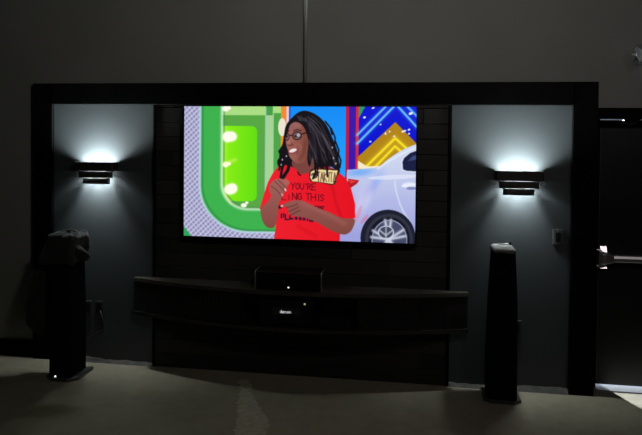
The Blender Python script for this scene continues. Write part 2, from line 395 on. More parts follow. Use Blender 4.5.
    put(poly([(349.5, 178), (360.5, 179.5), (358, 183), (351.5, 187.5), (349, 184)]), (178, 25, 38)); put(poly([(350, 179), (358, 180.3), (352, 183)]), (225, 60, 60))
    put(ell(389.5, 237, 27.2, 28.5) < 1, (28, 30, 48)); put(ell(390.5, 237.5, 23.5, 25) < 1, (48, 50, 66)); put(ell(390.5, 238, 20.5, 22.2) < 1, (20, 22, 36))
    put(ell(391, 239, 17.6, 20.5) < 1, (70, 74, 104))
    for k in range(5):
        a = math.radians(-92 + k * 72); bx, by = 390 + 17 * math.cos(a), 238 + 19.5 * math.sin(a)
        for da in (-.17, .17):
            bx, by = 390 + 17 * math.cos(a + da), 238 + 19.5 * math.sin(a + da); glow([(390, 238), (bx, by)], 1.5, (205, 210, 228), .95)
    put(ell(387.5, 231, 8, 6.6) < 1, (66, 70, 92)); rr = ell(387.5, 231, 8, 6.6); put((rr < 1) & (rr > .74), (205, 212, 225)); glow([(381, 229), (387.5, 234), (394, 229)], .8, (190, 200, 215), .9); glow([(387.5, 226), (387.5, 238)], .8, (190, 200, 215), .8)
    rr = ell(391, 239, 17.6, 20.5); put((rr < 1) & (rr > .9), (165, 170, 195))
    # the woman: hair behind, neck, shirt, arms, face
    hair = [(296, 114.5), (303.5, 110.7), (312, 112), (321, 117.5), (328, 126), (333, 137), (337, 147), (339.6, 157), (340.4, 166), (337, 169), (332, 166), (326, 170), (318, 168), (308, 165), (297, 166), (292, 172), (286, 179), (280.5, 177), (281, 167), (279.5, 163), (282.5, 156), (280.5, 150), (283.5, 144), (285, 134), (287.5, 124)]
    hd = (22, 18, 24)
    put(smoothp(hair), hd)
    put(smoothp([(296, 158), (312, 156), (316, 168), (311, 173), (303, 174.5), (297, 170), (293, 164)]), (118, 66, 60))
    shirt = [(280, 165.5), (274, 173), (269.3, 182), (265, 195), (261, 209), (268, 215), (279, 211), (277.5, 225), (275, 245), (341.5, 245), (342, 230), (343, 217), (349, 219), (356.8, 217), (356.5, 203), (352.5, 188), (347.5, 178), (337.5, 169.5), (330, 166), (315, 168), (309, 172.5), (302, 173.5), (296, 168), (290, 165)]
    ts = np.clip((X - 262) / 95, 0, 1)[..., None]
    put(poly(shirt), c(238, 34, 48) * (1 - ts) + c(230, 18, 34) * ts)
    glow([(343, 217), (337, 200), (333, 183)], 1.6, (190, 12, 28), .5); glow([(279, 211), (281, 195)], 1.6, (195, 20, 34), .45); glow([(300, 226), (318, 236)], 2.2, (205, 14, 30), .4)
    put(smoothp([(297, 160), (312, 157), (314, 168), (309, 172.5), (303, 173.4), (297, 168)]), (122, 68, 62))
    # strands over shoulders
    for p, w in (([(291, 162), (289, 170), (284, 178)], 3.4), ([(286, 160), (283, 170), (282, 177)], 2.6), ([(283, 148), (281, 156), (283, 164), (280, 170)], 1.6), ([(334, 150), (337.5, 162), (340, 170)], 2.6), ([(328, 155), (328, 166), (329, 174)], 3.4), ([(318, 160), (317, 170), (315.5, 177)], 4), ([(322, 160), (324, 171)], 4)):
        put(seg(p, w), hd)
    face = [(290, 124.5), (296.5, 121), (303, 122.5), (307, 130), (309.6, 140), (309.5, 152), (306, 161), (300, 163), (294.5, 160.7), (290.6, 156), (289, 150), (287.4, 145), (286.8, 139), (287.8, 131)]
    fx = np.clip((X - 287) / 23, 0, 1)[..., None]
    put(smoothp(face), c(166, 102, 94) * (1 - fx) + c(124, 68, 57) * fx)
    put(ell(295, 126.5, 6, 4.5, -20) < 1, (146, 96, 98), .5); put(ell(299, 147, 4.5, 4, 20) < 1, (162, 98, 84), .45); put(ell(291.5, 141, 2.4, 4) < 1, (166, 102, 92), .5)
    put(ell(290.8, 144.6, 2.6, 1.7) < 1, (118, 64, 58)); put(ell(290.6, 143.2, 1.7, 1.3) < 1, (172, 108, 98), .7)
    put(ell(294, 150.6, 5, 3, -18) < 1, (150, 76, 80)); put(ell(294, 150.3, 3.9, 1.8, -18) < 1, (242, 226, 226))
    put(ell(295, 156.5, 4, 2.2, -10) < 1, (152, 92, 84), .5)
    glow([(290.4, 137), (289.6, 141), (289.2, 143.6)], .9, (190, 124, 112), .55); glow([(292.8, 142.6), (294.4, 145.4)], .6, (96, 50, 46), .6); glow([(298.4, 145.5), (299.6, 150), (298, 154)], .7, (110, 60, 54), .5)
    glow([(296, 124.6), (301, 126)], 1.8, (168, 116, 116), .35); glow([(306, 142), (305, 152), (301, 159)], 1.8, (98, 52, 44), .45); glow([(290.4, 152.8), (294, 153.2), (297.8, 151.2)], .7, (128, 62, 66), .7)
    for cx_, cy_, a_, b_ in ((298, 135.5, 4.6, 4.1), (287.8, 136.3, 2.6, 4)):
        rr = ell(cx_, cy_, a_, b_, -5); put(rr < 1, (104, 84, 92), .8); put((rr < 1.12) & (rr > .72), (38, 20, 22))
    put(ell(299.4, 134.8, 1.6, 1.7) < 1, (176, 172, 190)); put(ell(296.4, 136, 1.3, 1) < 1, (48, 30, 34)); put(ell(287.6, 136.4, 1.1, 1) < 1, (48, 30, 34))
    put(seg([(290.4, 135.4), (293.4, 135)], 1.1), (38, 20, 22)); put(seg([(302.4, 134), (307.5, 132.4)], 1.2), (42, 22, 24))
    put(seg([(294.5, 130.6), (298, 129.4), (302, 130.4)], 1), (52, 30, 30)); put(seg([(287.6, 131.6), (290, 130.6)], .9), (52, 30, 30))
    put(smoothp([(288, 126), (292, 119), (299, 115), (309, 117), (313, 128), (314, 150), (311, 166), (308.5, 158), (309.4, 142), (306.4, 130), (301.5, 123.5), (296, 121.8), (291, 125), (288.5, 133), (286, 138), (285.5, 132)]), hd)
    rr_ = np.random.default_rng(4)
    for i in range(46):
        f = rr_.uniform(0, 1); x0 = 298 + 14 * f; y0 = 113.5 + 3 * f + rr_.uniform(0, 5); x1 = 311 + 28 * f + rr_.uniform(-2, 2); y1 = 158 + rr_.uniform(-8, 10) - 4 * abs(f - .5)
        ph = rr_.uniform(0, 6); pts = []
        for k in range(9):
            t = k / 8; pts.append((x0 + (x1 - x0) * (t ** (.62 + .3 * (1 - f))) + 1.1 * math.sin(ph + 7 * t), y0 + (y1 - y0) * t))
        ok = (X > 309.5) | (Y < 121); d = seg(pts, 0); a_ = rr_.uniform(.25, .6); k_ = (np.exp(-(d / .55) ** 2) * a_ * ok)[..., None]
        cc_ = c(*((74, 66, 76) if i % 3 else (112, 104, 116))) if i % 2 else c(8, 6, 10); img[:] = img * (1 - k_) + cc_ * k_
    for p in ([(332, 128), (336, 137), (336, 143)], [(336, 140), (340, 150), (339, 156)], [(339, 152), (342, 160), (341, 167)], [(284, 146), (280, 151), (282, 156), (279, 161)], [(326, 121), (331, 127), (333, 134)], [(282, 158), (279, 163), (281, 168)]): put(seg(p, 1.5), hd)
    for p in ([(310, 120), (318, 130), (324, 145), (327, 158)], [(313, 116), (322, 124), (328, 136), (333, 148)], [(306, 117), (313, 127), (316, 142), (318, 158)], [(300, 117), (308, 122), (312, 132)], [(330, 146), (334, 155), (337, 165)]):
        glow(p, .8, (70, 66, 84), .5)
    for x, y in ((333.3, 147), (334.6, 157.5), (337, 163), (283.5, 159.5), (282.4, 164.6), (287.5, 156)): put(ell(x, y, .7, 1) < 1, (176, 172, 180))
    # lettering on the shirt
    ink = (70, 8, 26)
    F = {'Y': [[(0, 0), (.5, .5), (1, 0)], [(.5, .5), (.4, 1)]], 'O': [[(.5, 0), (.95, .3), (.95, .7), (.5, 1), (.05, .7), (.05, .3), (.5, 0)]], 'U': [[(0, 0), (.05, .8), (.5, 1), (.95, .8), (1, 0)]],
         'R': [[(0, 1), (0, 0), (.8, .1), (.85, .4), (0, .55)], [(.3, .55), (1, 1)]], 'E': [[(1, 0), (0, 0), (0, 1), (1, 1)], [(0, .5), (.8, .5)]], "'": [[(.4, 0), (.3, .25)]],
         'I': [[(.5, 0), (.5, 1)]], 'N': [[(0, 1), (0, 0), (1, 1), (1, 0)]], 'G': [[(.95, .15), (.5, 0), (.05, .3), (.05, .75), (.5, 1), (.95, .8), (.95, .5), (.5, .5)]],
         'T': [[(0, 0), (1, 0)], [(.5, 0), (.5, 1)]], 'H': [[(0, 0), (0, 1)], [(1, 0), (1, 1)], [(0, .5), (1, .5)]], 'S': [[(.95, .1), (.4, 0), (.1, .25), (.9, .7), (.6, 1), (.05, .9)]],
         'A': [[(0, 1), (.5, 0), (1, 1)], [(.2, .6), (.8, .6)]], 'L': [[(0, 0), (0, 1), (1, 1)]], 'K': [[(0, 0), (0, 1)], [(1, 0), (0, .5), (1, 1)]]}
    def write(s, x, y, w, h, gap, st, col, slope=0, a=.9):
        for ch in s:
            if ch != ' ':
                for stroke in F[ch]:
                    img[:] = img; put(seg([(x + p * w, y + q * h + slope * (x + p * w - 290)) for p, q in stroke], st), col, a)
            x += (w if ch not in "'I" else w * .55) + gap
    write("YOU'RE", 292.6, 182.6, 3.7, 6.2, .8, .75, ink, .03)
    write("LI", 283.4, 194.6, 4.2, 5.2, .7, .7, ink, .04, .7); write("NG", 293.8, 192.4, 4.3, 6.6, .9, .8, ink, .045); write("THI", 307.4, 192.2, 4.5, 6.8, .8, .8, ink, .045); write("S", 321.6, 192.6, 4, 6.2, .8, .8, ink, .045)
    put(poly([(279, 205.3), (283.2, 205.3), (283.2, 208.6), (279, 208.6)]), (70, 14, 34)); write("ERE", 316.6, 204.4, 2.6, 3.6, .6, 1.0, (66, 10, 30), .05)
    for x, y, w, h in ((282.3, 213.4, 1.5, 5), (284.4, 213, 1.4, 4.4), (286.2, 214, 1.5, 6), (287.4, 218.6, 3, 1.6), (290.8, 215, 1.5, 4.6), (292.3, 217.6, 2.6, 1.8), (296.5, 216.6, 2.8, 3), (300.6, 217, 3, 3), (304.6, 217, 2.6, 3.2), (308.4, 216.4, 1.6, 4.4), (310.8, 217, 1.5, 4.4), (312.4, 219.8, 3.2, 1.7), (313.8, 217, 1.4, 3)):
        put((np.abs(X - x - w / 2) < w / 2) & (np.abs(Y - y - h / 2) < h / 2), (56, 22, 54))
    put(seg([(299, 171.6), (300.6, 174.6), (302, 174.8)], 1.3), (50, 10, 20))
    # name tag
    tagp = [(311.4, 171), (316, 168.2), (339.8, 169.2), (338, 176.5), (335, 184.2), (322, 182.2), (313, 181.4), (310.6, 177)]
    put(smoothp(tagp, 4), (60, 30, 20)); cxm = 324.8; cym = 176
    put(poly([((x - cxm) * .94 + cxm, (y - cym) * .9 + cym) for x, y in tagp]), (242, 218, 158))
    write("TAKITA", 318.4, 170.6, 2.75, 9.2, .75, .9, (84, 58, 48), .035)
    put(ell(315.6, 175.2, 3.4, 3) < 1, (60, 44, 46), .85); put(ell(313.5, 177, 1.1, 2) < 1, (238, 226, 196))
    for p, w in (([(316, 160), (317, 172), (314.4, 178)], 2.2), ([(319.6, 162), (318.6, 175)], 1.4), ([(328.6, 162), (328.4, 171), (328.8, 176)], 1.8)): put(seg(p, w), hd)
    # arms and hands
    sk = np.clip((Y - 180) / 55, 0, 1)[..., None]; skin = c(160, 98, 92) * (1 - sk) + c(128, 70, 62) * sk
    put(smoothp([(262, 209), (264, 221), (269, 227.4), (276, 226.8), (279.4, 214), (280.6, 203), (285.6, 193), (288.6, 186), (288, 181), (283, 178.6), (276.5, 179.4), (271.4, 184), (270.6, 191), (272.4, 196), (268, 203)]), skin)
    put(smoothp([(284, 180), (287.4, 178.8), (290.6, 181.4), (290, 184.4), (286.6, 184)]), (178, 96, 92))
    for p in ([(276, 181), (281, 186), (286.5, 191.4)], [(279.6, 180), (284, 184), (287.6, 188.4)], [(272.6, 186), (278, 190), (282.4, 195)]): glow(p, .55, (96, 48, 46), .7)
    put(ell(286.8, 189.6, .8, 1.8, -25) < 1, (240, 206, 206)); put(ell(283.6, 194.6, .8, 1.4, -30) < 1, (232, 190, 190), .8)
    put(smoothp([(356, 218.2), (354.6, 227), (350, 232.6), (342.6, 233.4), (330, 228.4), (318, 221.6), (306, 217.4), (297, 216.2), (290.6, 213.4), (289.2, 207.4), (284.4, 206.8), (282.4, 205.6), (290, 201.6), (299, 199.8), (305.6, 201.2), (317, 206.6), (331, 211.8), (344, 217.4)]), skin)
    put(ell(283.4, 205.9, 1.3, 1, -20) < 1, (240, 190, 198))
    for p in ([(288, 207.4), (294, 206), (299, 203.6)], [(290.4, 211), (295, 209.4), (300, 206.8)], [(293, 214.6), (297, 212.4), (301.6, 210)]): glow(p, .6, (88, 44, 42), .7)
    glow([(305, 203), (320, 209.6), (336, 217), (346, 223)], 2.6, (172, 106, 98), .35)
    # lamps on the numeral's inner rim
    for x, y, a_, b_ in ((231.6, 136.6, 5.2, 4.5), (228, 137, 4.4, 4.8), (230.4, 189.8, 4.8, 4.6), (233.4, 188.8, 4.4, 4.6), (226, 108.8, 3, 2.4), (229, 108, 2, 1.6), (226.4, 164.8, 2.6, 2.4), (229.4, 163.9, 2, 1.6), (245, 205.6, 2.6, 1.8), (248, 203, 1.5, 1.1)):
        rr = ell(x, y, a_, b_); k = np.clip(np.exp(-(np.maximum(rr, 1) - 1) * 2.6), 0, 1)[..., None]; img[:] = img * (1 - k) + c(255, 252, 236) * k
    glow([(225, 164), (236, 160)], 2, (255, 245, 150), .4); glow([(226.2, 196), (232, 204)], .9, (240, 225, 180), .7)
    img += rng.normal(0, .012, img.shape).astype(np.float32)
    # soften like a broadcast image
    for ax in (0, 1):
        p = np.pad(img, [(2, 2) if i == ax else (0, 0) for i in range(3)], mode='edge')
        n = img.shape[ax]; sl = [np.take(p, np.arange(k, k + n), axis=ax) for k in range(5)]
        img = .1 * sl[0] + .22 * sl[1] + .36 * sl[2] + .22 * sl[3] + .1 * sl[4]
    img = np.clip(img, 0, 1)
    im = bpy.data.images.new('programme_picture', W, Hh, alpha=False)
    px = np.ones((Hh, W, 4), np.float32); px[..., :3] = img[::-1]
    im.pixels.foreach_set(px.ravel()); im.update(); im.pack()
    return im

def screen_mat():
    m = bpy.data.materials.new('lit_screen'); m.use_nodes = True
    nt = m.node_tree; b = nt.nodes['Principled BSDF']
    t = nt.nodes.new('ShaderNodeTexImage'); t.image = picture(); t.extension = 'EXTEND'
    nt.links.new(t.outputs['Color'], b.inputs['Emission Color']); b.inputs['Emission Strength'].default_value = 1.0
    b.inputs['Base Color'].default_value = (.004, .004, .004, 1); b.inputs['Roughness'].default_value = .35
    return m

TX0, TX1, TZ0, TZ1 = -1.835, .060, 1.133, 2.206
tv = empty('television', ((TX0 + TX1) / 2, -.03, TZ0), 'large flat television on the plank wall showing a woman beside a car', 'television')
L0 = tv.location
def tvbox(name, m, *a, bev=0.0):
    bm = BM(); box(bm, a[0] - L0.x, a[1] - L0.x, a[2] - L0.y, a[3] - L0.y, a[4] - L0.z, a[5] - L0.z, bev=bev); return obj(name, bm, m, tv)
tvbox('back_case', M['plastic'], TX0 - .008, TX1 + .008, -.05, -.012, TZ0 - .014, TZ1 + .008, bev=.004)
bm = BM()
for a in ((TX0 - .012, TX0 + .001, TZ0 - .018, TZ1 + .012), (TX1 - .001, TX1 + .012, TZ0 - .018, TZ1 + .012), (TX0 + .001, TX1 - .001, TZ1 - .001, TZ1 + .012), (TX0 + .001, TX1 - .001, TZ0 - .018, TZ0 + .001)):
    box(bm, a[0] - L0.x, a[1] - L0.x, -.064 - L0.y, -.046 - L0.y, a[2] - L0.z, a[3] - L0.z)
obj('bezel', bm, M['plastic'], tv)
bm = BM(); uv = bm.loops.layers.uv.new('UVMap')
vs = [bm.verts.new((x - L0.x, -.058 - L0.y, z - L0.z)) for x, z in ((TX0, TZ0), (TX1, TZ0), (TX1, TZ1), (TX0, TZ1))]
f = bm.faces.new(vs)
for lp, w in zip(f.loops, ((0, 0), (1, 0), (1, 1), (0, 1))): lp[uv].uv = w
me = bpy.data.meshes.new('screen'); bm.to_mesh(me); bm.free(); me.materials.append(screen_mat())
sc = bpy.data.objects.new('screen', me); COL.objects.link(sc); sc.parent = tv
sc['label'] = 'lit screen with woman in red shirt, green numeral and silver car'
bm = BM(); box(bm, -.3, .3, .018, .032, .3, .75); obj('wall_mount', bm, M['plastic'], tv)

# ------------------------------------------------------------------ wall sconces, three stepped tiers open above and below
def u_shell(bm, w, d, z0, z1, t=.004, ends=.0):
    """front and two returning sides, gently rounded at the front corners; back edge at y = 0"""
    r = .02; n = 5
    def path(o):
        p = [(-w / 2 + o, -ends)]
        for k in range(n + 1):
            a = PI + k / n * PI / 2
            p.append((-w / 2 + r + (r - o) * math.cos(a), -d + r + (r - o) * math.sin(a)))
        for k in range(n + 1):
            a = 1.5 * PI + k / n * PI / 2
            p.append((w / 2 - r + (r - o) * math.cos(a), -d + r + (r - o) * math.sin(a)))
        p.append((w / 2 - o, -ends)); return p
    A, B = path(0), path(t)
    q = [[bm.verts.new((x, y, z)) for x, y in P] for P in (A, B) for z in (z0, z1)]
    m = len(A)
    for i in range(m - 1):
        bm.faces.new((q[0][i], q[0][i + 1], q[1][i + 1], q[1][i])); bm.faces.new((q[2][i], q[3][i], q[3][i + 1], q[2][i + 1]))
        bm.faces.new((q[0][i], q[2][i], q[2][i + 1], q[0][i + 1])); bm.faces.new((q[1][i], q[1][i + 1], q[3][i + 1], q[3][i]))
    for i in (0, m - 1): bm.faces.new((q[0][i], q[1][i], q[3][i], q[2][i]))

def gentle(l):
    l.use_nodes = True; nt = l.node_tree; em = nt.nodes['Emission']; fo = nt.nodes.new('ShaderNodeLightFalloff'); fo.inputs['Strength'].default_value = 1
    nt.links.new(fo.outputs['Linear'], em.inputs['Strength'])
LY, UP, DN = -.052, 305, 46
def sconce(xc, ztop, label):
    r = empty('wall_sconce', (xc, .032, ztop - .09), label, 'wall lamp', 'three-tier wall sconces beside the television')
    dz = .09
    bm = BM(); u_shell(bm, .358, .098, .013, .088); obj('upper_shade', bm, M['bronze'], r)
    bm = BM(); u_shell(bm, .294, .086, -.045, .010, ends=.034); obj('middle_shade', bm, M['bronze'], r)
    bm = BM(); u_shell(bm, .230, .074, -.098, -.048, ends=.022); obj('lower_shade', bm, M['bronze'], r)
    bm = BM(); box(bm, -.055, .055, -.014, 0, -.075, .05, bev=.004)
    box(bm, -.12, .12, -.014, 0, .028, .042, bev=.003)
    box(bm, -.130, -.122, -.094, -.080, .006, .016); box(bm, .122, .130, -.094, -.080, .006, .016); box(bm, -.10, -.092, -.080, -.066, -.046, -.036); box(bm, .092, .10, -.080, -.066, -.046, -.036); box(bm, -.004, .004, -.068, -.012, -.060, -.052)
    obj('mounting_plate', bm, M['bronze'], r)
    for sx in (-1, 1):
        bm = BM(); tube(bm, [(sx * .098, LY, .035), (sx * .112, LY, .035)], .017, 12); tube(bm, [(sx * .112, LY, .035), (sx * .116, LY, .035), (sx * .116, -.01, .035)], .005, 8); obj('lamp_socket', bm, M['plastic'], r)
    bm = BM()
    loft(bm, [[(x, LY + R * math.cos(k * PI / 8), .035 + R * math.sin(k * PI / 8)) for k in range(16)] for x, R in ((-.100, .006), (-.097, .015), (-.085, .019), (-.05, .02), (0, .02), (.05, .02), (.085, .019), (.097, .015), (.100, .006))])
    obj('bulb', bm, M['bulb'], r, smooth=True)['label'] = 'lit white bulb'
    for nm, sx, en, zz, rx in (('uplight', -.11, UP * .31, .058, PI + math.radians(-12)), ('uplight', .11, UP * .31, .058, PI + math.radians(-12)), ('uplight', 0, UP * .38, .060, PI + math.radians(-12)), ('downlight', -.05, DN / 2, .008, 0), ('downlight', .05, DN / 2, .008, 0)):
        l = bpy.data.lights.new(nm, 'SPOT'); l.energy = en; l.color = (.86, .97, 1.0); l.spot_size = math.radians(156); l.spot_blend = 1; l.shadow_soft_size = .022
        if nm == 'uplight': gentle(l)
        o = bpy.data.objects.new(nm, l); COL.objects.link(o); o.parent = r; o.location = (sx, LY, zz); o.rotation_euler = (rx, 0, 0)
    return r
SZ = 1.730
sconce(-2.637, SZ + .002, 'dark three-tier wall lamp on the slate panel left of the television')
sconce(.845, SZ - .012, 'dark three-tier wall lamp on the slate panel right of the television')

# ------------------------------------------------------------------ floating curved console
def arc(x0, x1, yend, depth, n=28):
    p = []
    for i in range(n + 1):
        t = i / n; p.append((x0 + (x1 - x0) * t, yend - depth * (1 - (2 * t - 1) ** 2)))
    return p
CX0, CX1, CT, CB = -2.284, .476, .762, .452
con = empty('media_console', ((CX0 + CX1) / 2, 0, CB), 'black floating bow-fronted console shelf below the television', 'console')
o0 = con.location
def rel(pts): return [(x - o0.x, y - o0.y) for x, y in pts]
bm = BM(); P = arc(CX0, CX1, -.035, .235); prism(bm, rel([(CX1, .0038)] + [(CX0, .0038)] + P), CT - .03 - CB, CT - CB, bev=.006); obj('top_panel', bm, M['cabtop'], con)
bm = BM(); P = arc(CX0 - .002, CX1 + .002, -.046, .236); prism(bm, rel([(CX1, .0038)] + [(CX0, .0038)] + P), 0, .028, bev=.006); obj('bottom_panel', bm, M['edge'], con)
def yfront(x): t = (x - CX0) / (CX1 - CX0); return -.033 - .225 * (1 - (2 * t - 1) ** 2)
def curved(bm, x0, x1, inset, th, z0, z1, n=10):
    a = [(x0 + (x1 - x0) * i / n, yfront(x0 + (x1 - x0) * i / n) + inset) for i in range(n + 1)]
    b = [(x, y + th) for x, y in a][::-1]; prism(bm, rel(a + b), z0, z1)
OX0, OX1 = -1.30, -.372
for xa, nm in ((CX0 + .003, 'side_panel'), (OX0 - .018, 'divider'), (OX1, 'divider'), (CX1 - .021, 'side_panel')):
    bm = BM(); prism(bm, rel([(xa, .008), (xa + .018, .008), (xa + .018, yfront(xa + .018) + .012), (xa, yfront(xa) + .012)]), .028, CT - .03 - CB); obj(nm, bm, M['cab'], con)
bm = BM(); prism(bm, rel([(OX0, .004), (OX1, .004), (OX1, .008), (OX0, .008)]), .028, CT - .03 - CB); obj('back_panel', bm, M['cab'], con)
for xa, xb in ((CX0 + .005, -1.80), (-1.796, OX0 - .002), (OX1 + .002, .105), (.109, .292), (.296, CX1 - .003)):
    bm = BM(); curved(bm, xa, xb, .004, .016, .031, CT - .034 - CB); obj('door_panel', bm, M['cab'], con)

# receiver inside the open bay
rc = empty('av_receiver', (-.93, -.12, CB + .028), 'black receiver with white lit lettering inside the open console bay', 'receiver')
def rbox(name, m, *a, bev=0.0, par=rc): bm = BM(); box(bm, *a, bev=bev); return obj(name, bm, m, par)
rbox('case', M['plastic'], -.215, .215, -.085, .1, .012, .196, bev=.004)
fp = rbox('front_panel', M['plastic'], -.217, .217, -.098, -.085, .01, .2, bev=.003)
for sx in (-.16, .16):
    bm = BM(); tube(bm, [(sx, -.098, .115), (sx, -.115, .115)], [.028, .026], 20); obj('volume_knob' if sx > 0 else 'source_knob', bm, M['plastic'], fp)
for sx in (-.17, .17):
    bm = BM(); tube(bm, [(sx, -.06, 0), (sx, -.06, .0125)], .018, 12); obj('foot', bm, M['plastic'], rc)
rbox('display_window', M['gloss'], -.11, .11, -.0995, -.097, .085, .145, par=fp)
LET = {'d': [[(1, 0), (1, 1.6)], [(1, .15), (.5, 0), (0, .3), (0, .7), (.5, 1), (1, .85)]], 'e': [[(0, .5), (1, .5), (.9, .85), (.5, 1), (0, .7), (0, .3), (.5, 0), (.95, .15)]],
       'n': [[(0, 0), (0, 1)], [(0, .8), (.5, 1), (1, .75), (1, 0)]], 'o': [[(.5, 0), (1, .3), (1, .7), (.5, 1), (0, .7), (0, .3), (.5, 0)]]}
bm = BM(); x = -.050
for ch in 'denon':
    for st in LET[ch]: tube(bm, [(x + .012 * p, -.1005, .101 + .015 * q) for p, q in st], .0013, 6)
    x += .0185
obj('lettering', bm, M['led_text'], fp)['label'] = 'small white lit lettering'
bm = BM(); box(bm, .145 - .007, .145 + .007, -.1, -.097, .180 - .007, .180 + .006); obj('indicator_light', bm, M['led_green'], fp)['label'] = 'small pale green indicator light'

# centre speaker on top of the console
cs = empty('center_speaker', (-.915, -.13, CT), 'low black box speaker with glossy end caps on the console top', 'speaker')
def cbox(name, m, *a, bev=0.0): bm = BM(); box(bm, *a, bev=bev); return obj(name, bm, m, cs)
cbox('cabinet', M['plastic'], -.252, .252, -.098, .1, .004, .140, bev=.002)
cbox('grille', M['grille'], -.25, .25, -.104, -.098, .01, .135, bev=.003)
for sx in (-1, 1):
    ec = cbox('end_cap', M['gloss'], *sorted((sx * .252, sx * .264)), -.112, .104, 0, .147, bev=.003)
    bm = BM(); tube(bm, [(sx * .262, .10, .1465), (sx * .262, -.108, .1465), (sx * .262, -.1125, .142), (sx * .262, -.1125, .006), (sx * .262, -.108, .0025), (sx * .262, .1, .0025)], .0032, 8); obj('edge_highlight', bm, M['trimmetal'], ec, smooth=True)['label'] = 'thin bright edging imitating lit cap edges'  # metal bead stands in for light caught on the cap edges
bm = BM(); box(bm, -.003, .009, -.107, -.103, .021, .031); obj('indicator_light', bm, M['led_white'], cs)['label'] = 'small white indicator light'

# ------------------------------------------------------------------ tower speakers in cloth sleeves
def rrect(x0, x1, y0, y1, r, z, n=4):
    p = []
    for cx, cy, a0 in ((x1 - r, y1 - r, 0), (x0 + r, y1 - r, PI / 2), (x0 + r, y0 + r, PI), (x1 - r, y0 + r, 1.5 * PI)):
        for k in range(n + 1): a = a0 + k / n * PI / 2; p.append((cx + r * math.cos(a), cy + r * math.sin(a), z))
    return p
def base_outline(x0, x1, y0, y1, c): return [(x0, y1), (x0, y0 + c * .8), (x0 + c, y0), (x1 - c, y0), (x1, y0 + c * .8), (x1, y1)]

ls = empty('tower_speaker', (-2.715, -.25, 0), 'tall black tower speaker in front of left slate panel, a garment over its top', 'speaker', 'floor standing tower speakers')
bm = BM(); prism(bm, base_outline(-.15, .128, -.172, .11, .07), 0.0, .026, bev=.006); obj('base_plate', bm, M['base'], ls)
bm = BM()
loft(bm, [rrect(-.112, .080, -.155, .09, .02, .026), rrect(-.112, .080, -.155, .09, .02, .6), rrect(-.110, .070, -.148, .08, .025, 1.105), rrect(-.1, .06, -.14, .07, .03, 1.12)])
o = obj('cloth_sleeve', bm, M['grille'], ls); autosmooth(o)
bm = BM(); box(bm, -.056, -.043, -.1575, -.153, .028, .040); obj('indicator_light', bm, M['led_white'], ls)['label'] = 'small white indicator light'

rs = empty('tower_speaker', (.715, -.13, 0), 'tall black tower speaker with a worn grey top, in front of right slate panel', 'speaker', 'floor standing tower speakers')
bm = BM(); prism(bm, base_outline(-.136, .138, -.125, .115, .05), 0.0, .024, bev=.006); obj('base_plate', bm, M['base'], rs)
bm = BM()
loft(bm, [rrect(-.108, .106, -.112, .1, .03, .024), rrect(-.110, .106, -.112, .1, .03, .3), rrect(-.097, .1, -.115, .1, .03, .75), rrect(-.080, .080, -.117, .095, .03, 1.125), rrect(-.07, .070, -.108, .088, .035, 1.138)])
o = obj('cloth_sleeve', bm, M['grille'], rs); autosmooth(o)
bm = BM(); box(bm, -.02, -.008, -.1175, -.110, .03, .038); obj('indicator_light', bm, M['plastic'], rs)
r = random.Random(3)                                                   # worn top cap with a ragged lower edge
top = rrect(-.069, .069, -.112, .092, .035, 1.152, 7); mid = rrect(-.0815, .0825, -.1215, .1, .034, 1.140, 7); low = rrect(-.084, .085, -.1225, .102, .033, 1.122, 7)
low = [(x, y, z + r.uniform(-.012, .012)) for x, y, z in low]
inn = rrect(-.055, .045, -.085, .065, .03, 1.154, 7)
bm = BM(); loft(bm, [low, mid, top, inn], cap0=False, cap1=True); o = obj('top_cap', bm, M['cap'], rs); autosmooth(o, 60)
o['label'] = 'worn grey top with a ragged edge'
md = o.modifiers.new('thick', 'SOLIDIFY'); md.thickness = .003; md.offset = -1

mb = empty('metal_bracket', (.74, -.085, 1.1545), 'small metal bracket lying on the grey top of the right tower speaker', 'bracket')
bm = BM(); box(bm, -.055, .03, -.012, .012, 0, .006, bev=.002); obj('flat_bar', bm, M['plate'], mb)
bm = BM(); tube(bm, [(.036, 0, 0), (.036, 0, .022)], [.012, .011], 12); obj('knob', bm, M['plastic'], mb)
bm = BM(); box(bm, -.01, .024, -.009, .009, .006, .012, bev=.002); obj('clip', bm, M['alum'], mb)

# ------------------------------------------------------------------ garment draped over the left speaker
def fold(a, z, k): return .007 * math.sin(3 * a + 9 * z + k) + .006 * math.sin(7 * a - 14 * z + 2 * k) + .004 * math.sin(11 * a + 23 * z)
def drape_ring(x0, x1, y0, y1, r, z, amp, k, tilt=0.0, n=12):
    base = rrect(x0, x1, y0, y1, r, z, n); cx, cy = (x0 + x1) / 2, (y0 + y1) / 2; out = []
    for (x, y, zz) in base:
        a = math.atan2(y - cy, x - cx); d = 1 + amp * fold(a, zz, k) / .1
        out.append((cx + (x - cx) * d, cy + (y - cy) * d, zz + tilt * (x - cx) + amp * .9 * fold(a * 1.3, zz, k + 2)))
    return out
jk = empty('draped_jacket', (-2.715, -.25, 1.18), 'dark crumpled jacket draped over the top of the left tower speaker', 'jacket')
J = jk.location
def sh(r): return [(x - J.x, y - J.y, z - J.z) for x, y, z in r]
bm = BM()
